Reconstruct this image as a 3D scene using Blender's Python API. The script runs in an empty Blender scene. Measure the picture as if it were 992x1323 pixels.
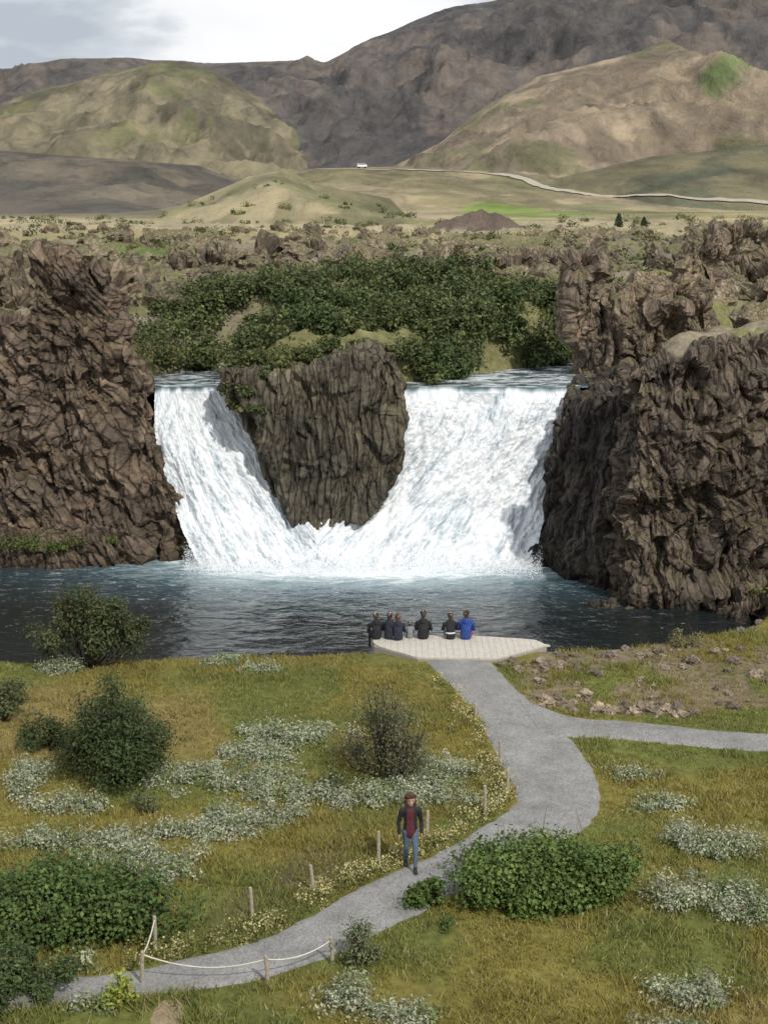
import bpy, math, numpy as np
from mathutils import Vector, noise
rng=np.random.default_rng(7)
scene=bpy.context.scene
# ------------------------------------------------------------------ noise
def _h(ix,iy,iz,s=0):
    n=(ix.astype(np.int64)*374761393+iy.astype(np.int64)*668265263+iz.astype(np.int64)*1274126177+s*974634777)&0xFFFFFFFF
    n=((n^(n>>13))*1274126177)&0xFFFFFFFF
    n=((n^(n>>16))*2246822519)&0xFFFFFFFF
    return ((n^(n>>15))&0xFFFFFF)/float(0xFFFFFF)
def vn(x,y,z=None,s=0):
    x=np.asarray(x,float);y=np.asarray(y,float)
    flat=z is None
    ix=np.floor(x);iy=np.floor(y)
    fx=x-ix;fy=y-iy
    fx=fx*fx*fx*(fx*(fx*6-15)+10);fy=fy*fy*fy*(fy*(fy*6-15)+10)
    if flat: iz=np.zeros_like(ix);cs=(0,);fz=0
    else:
        iz=np.floor(z);fz=z-iz;fz=fz*fz*fz*(fz*(fz*6-15)+10);cs=(0,1)
    r=0
    for a in (0,1):
        for b in (0,1):
            for c in cs:
                w=(fx if a else 1-fx)*(fy if b else 1-fy)
                if not flat: w=w*(fz if c else 1-fz)
                r=r+w*_h(ix+a,iy+b,iz+c,s)
    return r
def fbm(x,y,z=None,o=4,s=0,g=.5):
    t=0;a=1;n=0
    for i in range(o):
        f=2.03**i
        t=t+a*vn(x*f+i*17.3,y*f+i*9.1,None if z is None else z*f+i*5.7,s+i);n+=a;a*=g
    return t/n
def ridged(x,y,o=4,s=0,g=.5,z=None):
    t=0;a=1;n=0
    for i in range(o):
        f=2.03**i
        t=t+a*(1-np.abs(2*vn(x*f+i*7.7,y*f+i*3.1,None if z is None else z*f+i*4.3,s+i)-1));n+=a;a*=g
    return t/n
def worley(P,s=0):
    I=np.floor(P);n=len(P)
    F1=np.full(n,9.);F2=np.full(n,9.);R=np.zeros(n)
    for a in (-1,0,1):
        for b in (-1,0,1):
            for c in (-1,0,1):
                J=I+np.array([a,b,c])
                q=[J[:,k]+_h(J[:,0],J[:,1],J[:,2],s+k) for k in range(3)]
                d=np.sqrt((q[0]-P[:,0])**2+(q[1]-P[:,1])**2+(q[2]-P[:,2])**2)
                m=d<F1
                F2=np.where(m,F1,np.minimum(F2,d))
                R=np.where(m,_h(J[:,0],J[:,1],J[:,2],s+9),R)
                F1=np.where(m,d,F1)
    return F1,F2,R
def sm(a,b,x):
    t=np.clip((x-a)/(b-a),0,1);return t*t*(3-2*t)
# ------------------------------------------------------------------ mesh helpers
def link(o,parent=None):
    scene.collection.objects.link(o)
    if parent: o.parent=parent
    return o
def fill(me,V,F,C=None,smooth=True,UV=None,MI=None):
    V=np.asarray(V,np.float32);F=np.asarray(F,np.int32)
    k=F.shape[1]
    me.vertices.add(len(V));me.vertices.foreach_set('co',V.ravel())
    me.loops.add(F.size);me.loops.foreach_set('vertex_index',F.ravel())
    me.polygons.add(len(F))
    me.polygons.foreach_set('loop_start',np.arange(0,F.size,k,dtype=np.int32))
    me.polygons.foreach_set('loop_total',np.full(len(F),k,np.int32))
    if MI is not None: me.polygons.foreach_set('material_index',np.asarray(MI,np.int32))
    me.polygons.foreach_set('use_smooth',np.full(len(F),smooth))
    me.update(calc_edges=True)
    if C is not None:
        C=np.asarray(C,np.float32)
        if C.shape[1]==3: C=np.hstack([C,np.ones((len(C),1),np.float32)])
        at=me.color_attributes.new('Col','FLOAT_COLOR','POINT')
        at.data.foreach_set('color',C.ravel())
    if UV is not None:
        uv=me.uv_layers.new(name='UV')
        uv.data.foreach_set('uv',np.asarray(UV,np.float32)[F.ravel()].ravel())
    return me
def obj(name,V,F,mat,C=None,smooth=True,UV=None,parent=None,MI=None,Q=None):
    me=bpy.data.meshes.new(name);fill(me,V,F,C,smooth,UV,MI)
    if Q is not None:
        at=me.attributes.new('flow','FLOAT_VECTOR','POINT');at.data.foreach_set('vector',np.asarray(Q,np.float32).ravel())
    for m in (mat if isinstance(mat,list) else [mat]): me.materials.append(m)
    return link(bpy.data.objects.new(name,me),parent)
def gridF(nr,nc):
    i=np.arange(nr-1)[:,None]*nc+np.arange(nc-1)[None,:];i=i.ravel()
    return np.stack([i,i+1,i+nc+1,i+nc],1)
def tube(pts,rad,sides=6):
    pts=np.asarray(pts,float);n=len(pts);V=[]
    for i in range(n):
        t=pts[min(i+1,n-1)]-pts[max(i-1,0)];t=t/(np.linalg.norm(t)+1e-9)
        a=np.cross(t,[0.13,.97,.2] if abs(t[2])>.8 else [0,0,1]);a/=np.linalg.norm(a)+1e-9;b=np.cross(t,a)
        r=rad[i]
        for k in range(sides):
            w=2*math.pi*k/sides;V.append(pts[i]+r*(a*math.cos(w)+b*math.sin(w)))
    F=[]
    for i in range(n-1):
        for k in range(sides):
            k2=(k+1)%sides;F.append([i*sides+k,i*sides+k2,(i+1)*sides+k2,(i+1)*sides+k])
    return np.array(V),np.array(F)
class Acc:
    def __init__(s): s.V=[];s.F=[];s.C=[];s.n=0
    def add(s,V,F,c):
        V=np.asarray(V);F=np.asarray(F)
        c=np.asarray(c,float)
        if c.ndim==1: c=np.tile(c,(len(V),1))
        s.V.append(V);s.F.append(F+s.n);s.C.append(c);s.n+=len(V)
    def obj(s,name,mat,smooth=True,parent=None,flow=False):
        V=np.vstack(s.V)
        return obj(name,V,np.vstack(s.F),mat,np.vstack(s.C),smooth,parent=parent,Q=V*1.6 if flow else None)
# ------------------------------------------------------------------ materials
def newmat(name):
    m=bpy.data.materials.new(name);m.use_nodes=True
    nt=m.node_tree;nt.nodes.clear();out=nt.nodes.new('ShaderNodeOutputMaterial')
    return m,nt,out
def N(nt,t,**k):
    n=nt.nodes.new(t)
    for a,b in k.items():
        if a in n.inputs: n.inputs[a].default_value=b
        else: setattr(n,a,b)
    return n
def ramp(nt,stops):
    r=nt.nodes.new('ShaderNodeValToRGB');e=r.color_ramp.elements
    while len(e)<len(stops): e.new(.5)
    for x,(p,c) in zip(e,stops):
        x.position=p;x.color=(c if len(c)==4 else (*c,1))
    return r
def mixc(nt,a,b,f,mode='MIX'):
    m=nt.nodes.new('ShaderNodeMix');m.data_type='RGBA';m.blend_type=mode
    for i,v in ((6,a),(7,b),(0,f)):
        if hasattr(v,'links'): nt.links.new(v,m.inputs[i])
        elif i==0: m.inputs[0].default_value=v
        else: m.inputs[i].default_value=(*v,1)
    return m.outputs[2]
def mapped(nt,scale=(1,1,1),rot=(0,0,0),src='Object'):
    tc=nt.nodes.new('ShaderNodeTexCoord');mp=nt.nodes.new('ShaderNodeMapping')
    mp.inputs['Scale'].default_value=scale;mp.inputs['Rotation'].default_value=rot
    nt.links.new(tc.outputs[src],mp.inputs[0]);return mp.outputs[0]
def simple(name,col,rough=.8,var=.25,scale=20,bump=.2,metal=0):
    m,nt,out=newmat(name);b=N(nt,'ShaderNodeBsdfPrincipled',Roughness=rough,Metallic=metal)
    v=mapped(nt);n=N(nt,'ShaderNodeTexNoise',Scale=scale,Detail=4.);nt.links.new(v,n.inputs[0])
    r=ramp(nt,[(.25,(1-var,)*3),(.75,(1+var,)*3)]);nt.links.new(n.outputs[0],r.inputs[0])
    nt.links.new(mixc(nt,col,r.outputs[0],1.,'MULTIPLY'),b.inputs['Base Color'])
    bp=N(nt,'ShaderNodeBump',Strength=bump,Distance=.02);nt.links.new(n.outputs[0],bp.inputs['Height']);nt.links.new(bp.outputs[0],b.inputs['Normal'])
    nt.links.new(b.outputs[0],out.inputs[0]);return m
def leafmat(name,trans=.25,rough=.6):
    m,nt,out=newmat(name)
    a=N(nt,'ShaderNodeAttribute',attribute_name='Col')
    b=N(nt,'ShaderNodeBsdfPrincipled',Roughness=rough);b.inputs['Specular IOR Level'].default_value=.2
    t=N(nt,'ShaderNodeBsdfTranslucent');mx=N(nt,'ShaderNodeMixShader');mx.inputs[0].default_value=trans
    nt.links.new(a.outputs[0],b.inputs['Base Color']);nt.links.new(a.outputs[0],t.inputs[0])
    nt.links.new(b.outputs[0],mx.inputs[1]);nt.links.new(t.outputs[0],mx.inputs[2]);nt.links.new(mx.outputs[0],out.inputs[0])
    return m
M_leaf=leafmat('leaf_material');M_grass=leafmat('grass_material',.2,.8)
def groundmat():
    m,nt,out=newmat('ground_material')
    a=N(nt,'ShaderNodeAttribute',attribute_name='Col')
    b=N(nt,'ShaderNodeBsdfPrincipled',Roughness=.95);b.inputs['Specular IOR Level'].default_value=.15
    v=mapped(nt)
    n1=N(nt,'ShaderNodeTexNoise',Scale=3.,Detail=5.,Roughness=.7);nt.links.new(v,n1.inputs[0])
    r1=ramp(nt,[(.3,(.6,.6,.6)),(.7,(1.35,1.35,1.35))]);nt.links.new(n1.outputs[0],r1.inputs[0])
    v2=mapped(nt,(1,.3,1),(0,0,.25))
    n2=N(nt,'ShaderNodeTexNoise',Scale=.05,Detail=9.,Roughness=.74,Distortion=.4);nt.links.new(v2,n2.inputs[0])
    r2=ramp(nt,[(.34,(.52,.52,.54)),(.5,(.97,.97,.97)),(.66,(1.38,1.34,1.26))]);nt.links.new(n2.outputs[0],r2.inputs[0])
    c=mixc(nt,a.outputs[0],r1.outputs[0],1.,'MULTIPLY');c=mixc(nt,c,r2.outputs[0],.9,'MULTIPLY')
    nt.links.new(c,b.inputs['Base Color'])
    bp=N(nt,'ShaderNodeBump',Strength=.6,Distance=.08);nt.links.new(n1.outputs[0],bp.inputs['Height'])
    bp2=N(nt,'ShaderNodeBump',Strength=.7,Distance=8.);nt.links.new(n2.outputs[0],bp2.inputs['Height']);nt.links.new(bp.outputs[0],bp2.inputs['Normal'])
    g=N(nt,'ShaderNodeNewGeometry');sx=N(nt,'ShaderNodeSeparateXYZ');nt.links.new(g.outputs['Position'],sx.inputs[0])
    mr=N(nt,'ShaderNodeMapRange');mr.inputs[1].default_value=150;mr.inputs[2].default_value=700;mr.inputs[3].default_value=0;mr.inputs[4].default_value=.9
    nt.links.new(sx.outputs[1],mr.inputs[0]);nt.links.new(mr.outputs[0],bp2.inputs['Strength'])
    nt.links.new(bp2.outputs[0],b.inputs['Normal']);nt.links.new(b.outputs[0],out.inputs[0]);return m
M_ground=groundmat()
def rockmat(name,moss=.5,cell=1.,crack=.35,bd=.08,mosscol=(.13,.115,.05),dist=.15):
    m,nt,out=newmat(name)
    a=N(nt,'ShaderNodeAttribute',attribute_name='Col');fl=N(nt,'ShaderNodeAttribute',attribute_name='flow')
    b=N(nt,'ShaderNodeBsdfPrincipled',Roughness=.9);b.inputs['Specular IOR Level'].default_value=.2
    v=mapped(nt)
    n1=N(nt,'ShaderNodeTexNoise',Scale=4.,Detail=8.,Roughness=.8);nt.links.new(v,n1.inputs[0])
    r1=ramp(nt,[(.32,(.45,.45,.47)),(.52,(1,1,1)),(.68,(1.6,1.52,1.42))]);nt.links.new(n1.outputs[0],r1.inputs[0])
    n2=N(nt,'ShaderNodeTexNoise',Scale=.45,Detail=4.);nt.links.new(v,n2.inputs[0])
    r2=ramp(nt,[(.3,(.70,.69,.70)),(.65,(1.25,1.17,1.08))]);nt.links.new(n2.outputs[0],r2.inputs[0])
    wn=N(nt,'ShaderNodeTexNoise',Scale=1.2,Detail=2.);nt.links.new(fl.outputs['Vector'],wn.inputs[0])
    wa=N(nt,'ShaderNodeVectorMath',operation='MULTIPLY_ADD');nt.links.new(wn.outputs['Color'],wa.inputs[0]);wa.inputs[1].default_value=(dist,)*3;nt.links.new(fl.outputs['Vector'],wa.inputs[2])
    ve=N(nt,'ShaderNodeTexVoronoi',Scale=cell);ve.feature='DISTANCE_TO_EDGE';nt.links.new(wa.outputs[0],ve.inputs['Vector'])
    vc=N(nt,'ShaderNodeTexVoronoi',Scale=cell);nt.links.new(wa.outputs[0],vc.inputs['Vector'])
    re=ramp(nt,[(0,(0,0,0)),(.07,(.75,.75,.75)),(.15,(1,1,1))]);nt.links.new(ve.outputs['Distance'],re.inputs[0])
    vr=N(nt,'ShaderNodeSeparateColor');nt.links.new(vc.outputs['Color'],vr.inputs[0])
    tone=N(nt,'ShaderNodeMapRange');tone.inputs[3].default_value=.70;tone.inputs[4].default_value=1.3;nt.links.new(vr.outputs[0],tone.inputs[0])
    c=mixc(nt,a.outputs[0],r1.outputs[0],1.,'MULTIPLY');c=mixc(nt,c,r2.outputs[0],1.,'MULTIPLY')
    c=mixc(nt,c,tone.outputs[0],.8,'MULTIPLY')
    ck=N(nt,'ShaderNodeMapRange');ck.inputs[3].default_value=crack;ck.inputs[4].default_value=1.05;nt.links.new(re.outputs[0],ck.inputs[0])
    c=mixc(nt,c,ck.outputs[0],1.,'MULTIPLY')
    g=N(nt,'ShaderNodeNewGeometry');sx=N(nt,'ShaderNodeSeparateXYZ');nt.links.new(g.outputs['Normal'],sx.inputs[0])
    ad=N(nt,'ShaderNodeMath',operation='MULTIPLY_ADD');nt.links.new(n2.outputs[0],ad.inputs[0]);ad.inputs[1].default_value=1.1;nt.links.new(sx.outputs[2],ad.inputs[2])
    mr=N(nt,'ShaderNodeMapRange');mr.inputs[1].default_value=1.0;mr.inputs[2].default_value=1.4;mr.inputs[4].default_value=moss;nt.links.new(ad.outputs[0],mr.inputs[0])
    c=mixc(nt,c,mixc(nt,mosscol,r1.outputs[0],1.,'MULTIPLY'),mr.outputs[0])
    nt.links.new(c,b.inputs['Base Color'])
    h=N(nt,'ShaderNodeMath',operation='MULTIPLY_ADD');nt.links.new(vr.outputs[1],h.inputs[0]);h.inputs[1].default_value=1.6;nt.links.new(re.outputs[0],h.inputs[2])
    bp=N(nt,'ShaderNodeBump',Strength=1.,Distance=bd);nt.links.new(h.outputs[0],bp.inputs['Height'])
    bp2=N(nt,'ShaderNodeBump',Strength=.9,Distance=.14);nt.links.new(n1.outputs[0],bp2.inputs['Height']);nt.links.new(bp.outputs[0],bp2.inputs['Normal']);nt.links.new(bp2.outputs[0],b.inputs['Normal'])
    nt.links.new(b.outputs[0],out.inputs[0]);return m
M_rock=rockmat('basalt_material',.45,1.,.5);M_stone=rockmat('stone_material',.1,1.,.9,.02);M_lava=rockmat('lava_rock_material',.85,2.,.75,.05,(.185,.175,.085),.5)
# ------------------------------------------------------------------ layout data (metres)
LE=np.array([[1.21,47.5],[1.86,45.1],[2.55,42.6],[2.87,40.1],[3.18,37.8],[3.26,36.5],[2.69,35.1],[1.69,33.5],[.77,32.4],[-.10,31.6],[-.94,30.7],[-1.86,29.5],[-2.75,28.6],[-3.92,28.0],[-5.12,27.5],[-9,26.6]])
RE=np.array([[3.43,47.4],[3.97,44.9],[4.75,42.4],[5.30,40.4],[5.53,38.0],[5.36,35.8],[4.6,34.1],[3.40,32.6],[2.4,31.7],[1.5,30.8],[.63,29.8],[-.25,28.85],[-1.01,28.0],[-2.6,26.95],[-4.9,26.5],[-9,25.5]])
BT=np.array([[3.9,43.9],[5.4,42.6],[7.2,42.1],[10.7,41.0],[18,38.9],[26,37]]);BB=np.array([[4.4,40.9],[5.4,40.8],[6.54,40.7],[10.4,39.6],[17.5,37.3],[25.5,35.3]])
def crs(P,n):
    P=np.asarray(P,float);Q=np.vstack([2*P[0]-P[1],P,2*P[-1]-P[-2]]);m=len(P)-1;o=[]
    for t in np.linspace(0,m,n):
        i=min(int(t),m-1);f=t-i;p0,p1,p2,p3=Q[i],Q[i+1],Q[i+2],Q[i+3]
        o.append(.5*((2*p1)+(-p0+p2)*f+(2*p0-5*p1+4*p2-p3)*f*f+(-p0+3*p1-3*p2+p3)*f**3))
    return np.array(o)
LEs,REs,BTs,BBs=crs(LE,300),crs(RE,300),crs(BT,120),crs(BB,120)
polyA=np.vstack([LEs[::3],REs[::-3]]);polyB=np.vstack([BTs[::3],BBs[::-3]])
def pip(x,y,P):
    r=np.zeros(x.shape,bool);j=len(P)-1
    for i in range(len(P)):
        xi,yi=P[i];xj,yj=P[j]
        if yi!=yj:
            r^=((yi>y)!=(yj>y))&(x<(xj-xi)*(y-yi)/(yj-yi)+xi)
        j=i
    return r
def onpath(x,y): return pip(x,y,polyA)|pip(x,y,polyB)
def Yb(x): return np.interp(x,[-80,-12,-6,-.4,5.2,9.4,12.4,14.2,15.5,60],[46.2,47.2,47.7,48.2,48.2,49.2,50.8,54,61,66])
CH=[np.array([[-8.4,66],[-8.5,72],[-7,74.5]]),np.array([[4.4,66],[5.2,69.5],[9,73],[14,79],[19,86.5],[27,93],[45,100]])]
def chd(x,y):
    d=np.full(np.shape(x),99.)
    for P,w in zip(CH,(1.0,2.2)):
        for a,b in zip(P[:-1],P[1:]):
            ab=b-a;t=np.clip(((x-a[0])*ab[0]+(y-a[1])*ab[1])/(ab@ab),0,1)
            d=np.minimum(d,np.hypot(x-a[0]-t*ab[0],y-a[1]-t*ab[1])-w)
    return d
LAY=[ # crestY, front width, back width, xs, zs, power, gully, colour, second colour (cloud shadow and sunlit slopes are painted into these colours)
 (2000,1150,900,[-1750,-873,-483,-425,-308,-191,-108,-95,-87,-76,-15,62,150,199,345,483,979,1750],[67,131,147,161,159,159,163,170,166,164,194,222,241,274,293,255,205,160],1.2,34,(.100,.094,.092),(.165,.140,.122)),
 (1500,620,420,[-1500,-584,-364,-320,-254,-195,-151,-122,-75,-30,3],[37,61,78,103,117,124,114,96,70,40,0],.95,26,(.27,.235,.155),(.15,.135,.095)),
 (1100,600,420,[-80,-20,2,34,66,110,153,180,196,210,233,267,325,486,1250],[0,15,22,38,64,89,99,105,112,105,99,84,64,43,37],1.1,22,(.38,.305,.215),(.26,.21,.15)),
 (900,520,300,[-700,-300,-218,-150,-100,-40],[40,38,33,28,24,0],1.0,12,(.115,.106,.090),(.18,.155,.12)),
 (800,400,250,[-75,-55,-30,20,90,200,600],[0,18,22,23,22,24,26],.9,4,(.34,.28,.18),(.25,.22,.125)),
 (625,215,175,[34,66,104,145,206,450],[0,16,25,29,31,37],.8,5,(.12,.125,.08),(.19,.17,.10)),
 (350,115,130,[-59,-42,-28,-20,-13,4,15],[0,10.5,16.3,18,14.5,11.5,0],.8,3.5,(.33,.28,.17),(.20,.18,.10)),
]
def terrain(x,y,full=False):
    x=np.asarray(x,float);y=np.asarray(y,float)
    und=.5*(fbm(x*.13+3,y*.13,o=3,s=1)-.5)
    near=und+13.2*(1-sm(0,19,y))
    near=near-3.2*sm(0,2.6,y-Yb(x)+.5*(fbm(x*.8,y*.8,o=2,s=3)-.5))
    base=8.+np.clip((y-300)/400,0,1)*-1
    rough=(ridged(x*.09,y*.09,4,5)-.5)*2.8*sm(76,95,y)*(1-sm(160,300,y))+(ridged(x*.45,y*.45,4,8)-.5)*1.2*(1-sm(200,400,y))
    rough=rough+1.2*(fbm(x*.012,y*.012,o=3,s=31)-.5)*sm(120,300,y)
    far=base+rough+1.6*np.exp(-((x+1)**2/120+(y-81)**2/14))
    cd=chd(x,y)
    far=5.1+(far-5.1)*sm(0,3.2,cd)
    rise=sm(69.,70.5,y)
    z=near*(1-rise)+far*rise
    mr=np.hypot((x-14.5)/7.5,(y-235)/8)
    z=z+2.9*np.clip(1-mr,0,1)**.8*(.75+.5*fbm(x*.6,y*.6,o=3,s=15))
    who=np.zeros(x.shape,int)
    m=y>225
    if m.any():
        xm,ym=x[m],y[m];zm=z[m];wm=np.zeros(xm.shape,int)
        wx=(fbm(xm*.006,ym*.004,o=4,s=40)-.5)
        gl=ridged(xm*.011+ 1.2*wx,ym*.0035+.8*wx,6,60,.55)
        dt=fbm(xm*.04,ym*.02,o=5,s=70)-.5
        for i,(cy,fw,bw,xs,zs,pw,gu,c1,c2) in enumerate(LAY):
            c=np.interp(xm+wx*(3 if i in(0,1,2) else 12),xs,zs)
            cy2=cy-.25*fw*(fbm(xm*.006,0*ym,o=3,s=45+i)-.5)
            d=np.where(ym<cy2,(cy2-ym)/fw,(ym-cy2)/bw);f=np.clip(1-d,0,1)
            f=(f*f*(3-2*f)*.3+f*.7)**pw
            k=f*(1-f)*4
            h=7+(c-7)*f+k*gu*(gl-.62)*1.9+dt*gu*.35*np.minimum(1,k+.12)
            up=(h>zm)&(f>0)&(c>7)
            wm=np.where(up,i+1,wm);zm=np.where(up,h,zm)
        z[m]=zm;who[m]=wm
    if full: return z,who
    return z
def H(x,y): return float(terrain(np.array([x]),np.array([y]))[0])
# ------------------------------------------------------------------ ground sheet
rows=list(np.linspace(-60,20,60)[:-1])+list(np.arange(20,66,.22))+list(np.arange(66,110,.32))
yy=110.
while yy<3000: rows.append(yy);yy*=(1.009 if yy<400 else 1.0058)
rows=np.array(rows);s=np.linspace(-1,1,560);u=s*(.5+.5*s*s)
X=u[None,:]*(38+.55*np.maximum(rows,0))[:,None];Y=np.repeat(rows[:,None],len(s),1)
Z,who=terrain(X.ravel(),Y.ravel(),True)
x,y=X.ravel(),Y.ravel()
def grasscol(x,y):
    a=fbm(x*.35,y*.35,o=4,s=11)[:,None];b=fbm(x*.12+9,y*.12,o=3,s=12)[:,None]
    c=np.array([.205,.178,.046])*(1-sm(.4,.62,a))+np.array([.145,.160,.042])*sm(.4,.62,a)
    t=sm(.5,.7,b);return c*(1-t)+np.array([.235,.190,.068])*t
C=grasscol(x,y)*.88
brown=np.array([.20,.155,.10])
w=(sm(3.4,5,x)*sm(42.6,43.6,y)*(1-sm(49,52,y))*sm(.40,.56,fbm(x*.5,y*.5,o=3,s=14)+.07))[:,None];C=C*(1-w)+brown*w
w=(np.exp(-(((x+1.9)*.74-(y-31.6)*.45)**2/.35+((x+1.9)*.45+(y-31.6)*.74)**2/5)))[:,None];C=C*(1-w)+np.array([.10,.075,.05])*w
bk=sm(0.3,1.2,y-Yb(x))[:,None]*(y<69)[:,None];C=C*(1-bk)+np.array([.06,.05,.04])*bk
pl=y>69.3
lv=fbm(x*.2,y*.2,o=4,s=21);gz=fbm(x*.03,y*.05,o=4,s=22)
lava=np.array([.22,.19,.14])*(1-sm(.40,.58,lv))[:,None]+np.array([.17,.165,.075])*sm(.40,.58,lv)[:,None]
ol=np.array([.30,.25,.13])*(1-sm(.40,.6,gz))[:,None]+np.array([.17,.175,.075])*sm(.40,.6,gz)[:,None]
t=sm(130,210,y)[:,None];P=lava*(1-t)+ol*t
tn=sm(.42,.56,fbm(x*.012,y*.004,o=4,s=25))[:,None]*sm(160,240,y)[:,None]
P=P*(1-tn)+np.array([.35,.295,.19])*tn
dk=(sm(280,350,y)*(1-sm(-.13,-.02,x/np.maximum(y,1))))[:,None];P=P*(1-.7*dk)+np.array([.09,.09,.06])*.7*dk
md=(np.hypot((x-14.5)/7.5,(y-235)/8)<1.02)[:,None];P=np.where(md,np.array([.15,.115,.09]),P)
C=np.where(pl[:,None],P,C)
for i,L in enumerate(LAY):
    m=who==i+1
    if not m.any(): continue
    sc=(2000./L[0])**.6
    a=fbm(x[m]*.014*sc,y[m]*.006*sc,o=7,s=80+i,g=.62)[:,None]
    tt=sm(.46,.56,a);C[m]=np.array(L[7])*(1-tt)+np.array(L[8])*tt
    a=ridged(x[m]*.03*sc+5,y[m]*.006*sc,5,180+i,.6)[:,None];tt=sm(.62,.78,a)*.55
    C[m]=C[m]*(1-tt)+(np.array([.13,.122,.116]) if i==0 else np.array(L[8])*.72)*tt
    if i in (1,2,4,6):
        a=fbm(x[m]*.02*sc+50,y[m]*.008*sc,o=6,s=280+i,g=.6)[:,None];tt=sm(.56,.64,a)*.6
        C[m]=C[m]*(1-tt)+np.array([.17,.18,.085])*tt
for (gx,gy,rx,ry,col) in [(212,950,24,50,(.19,.26,.10)),(235,880,22,40,(.18,.24,.09)),(190,905,14,30,(.19,.24,.10)),(30,420,12,50,(.20,.27,.07)),(36,370,16,30,(.20,.26,.07)),(13,280,12,18,(.22,.23,.08)),(-28,150,8,7,(.15,.19,.06)),(24,300,14,14,(.22,.25,.09))]:
    q=np.hypot((x-gx)/rx,(y-gy)/ry)+1.4*(fbm(x/rx*2,y/ry*2,o=5,s=5,g=.6)-.5)
    w=(1-sm(.5,1,q))[:,None];C=C*(1-w)+np.array(col)*w
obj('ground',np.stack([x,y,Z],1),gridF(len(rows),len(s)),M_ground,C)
# ------------------------------------------------------------------ paths
def gravel(name,col):
    m,nt,out=newmat(name);b=N(nt,'ShaderNodeBsdfPrincipled',Roughness=.95)
    v=mapped(nt)
    n=N(nt,'ShaderNodeTexVoronoi',Scale=28.);nt.links.new(v,n.inputs['Vector'])
    n2=N(nt,'ShaderNodeTexNoise',Scale=.9,Detail=6.,Roughness=.7);nt.links.new(v,n2.inputs[0])
    r=ramp(nt,[(0,(.65,.65,.65)),(1,(1.3,1.3,1.3))]);nt.links.new(n.outputs['Color'],r.inputs[0])
    r2=ramp(nt,[(.3,(.70,.69,.66)),(.7,(1.22,1.22,1.22))]);nt.links.new(n2.outputs[0],r2.inputs[0])
    c=mixc(nt,col,r.outputs[0],1.,'MULTIPLY');c=mixc(nt,c,r2.outputs[0],1.,'MULTIPLY')
    nt.links.new(c,b.inputs['Base Color'])
    bp=N(nt,'ShaderNodeBump',Strength=.5,Distance=.02);nt.links.new(n.outputs[0],bp.inputs['Height']);nt.links.new(bp.outputs[0],b.inputs['Normal'])
    nt.links.new(b.outputs[0],out.inputs[0]);return m
M_gravel=gravel('gravel_material',(.245,.242,.235))
M_dirt=gravel('dirt_material',(.30,.23,.14));M_road=gravel('pale_road_material',(.42,.37,.29))
def ribbon(name,A,B,mat,lift,nc=14,jit=.08):
    n=len(A);t=np.linspace(0,1,nc)
    ja=jit*(fbm(A[:,0]*2.7,A[:,1]*2.7,o=3,s=90)-.5)*2;jb=jit*(fbm(B[:,0]*2.7,B[:,1]*2.7,o=3,s=91)-.5)*2
    d=(B-A)/np.linalg.norm(B-A,axis=1)[:,None]
    A=A+d*ja[:,None];B=B+d*jb[:,None]
    P=A[:,None,:]*(1-t)[None,:,None]+B[:,None,:]*t[None,:,None];P=P.reshape(-1,2)
    z=terrain(P[:,0],P[:,1])+lift
    e=np.tile(np.where((np.arange(nc)==0)|(np.arange(nc)==nc-1),-.06,0),n)
    return obj(name,np.column_stack([P,z+e]),gridF(n,nc),mat)
ribbon('gravel_path',LEs,REs,M_gravel,.035)
ribbon('gravel_path',BTs,BBs,M_gravel,.041,10)
DA=crs([(-4.25,26.35),(-4.3,25.9),(-4.3,25),(-4.5,23)],30);DB=crs([(-3.65,26.35),(-3.6,25.9),(-3.5,25),(-3.6,23)],30)
ribbon('dirt_path',DA,DB,M_dirt,.03,5,.12)
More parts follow.
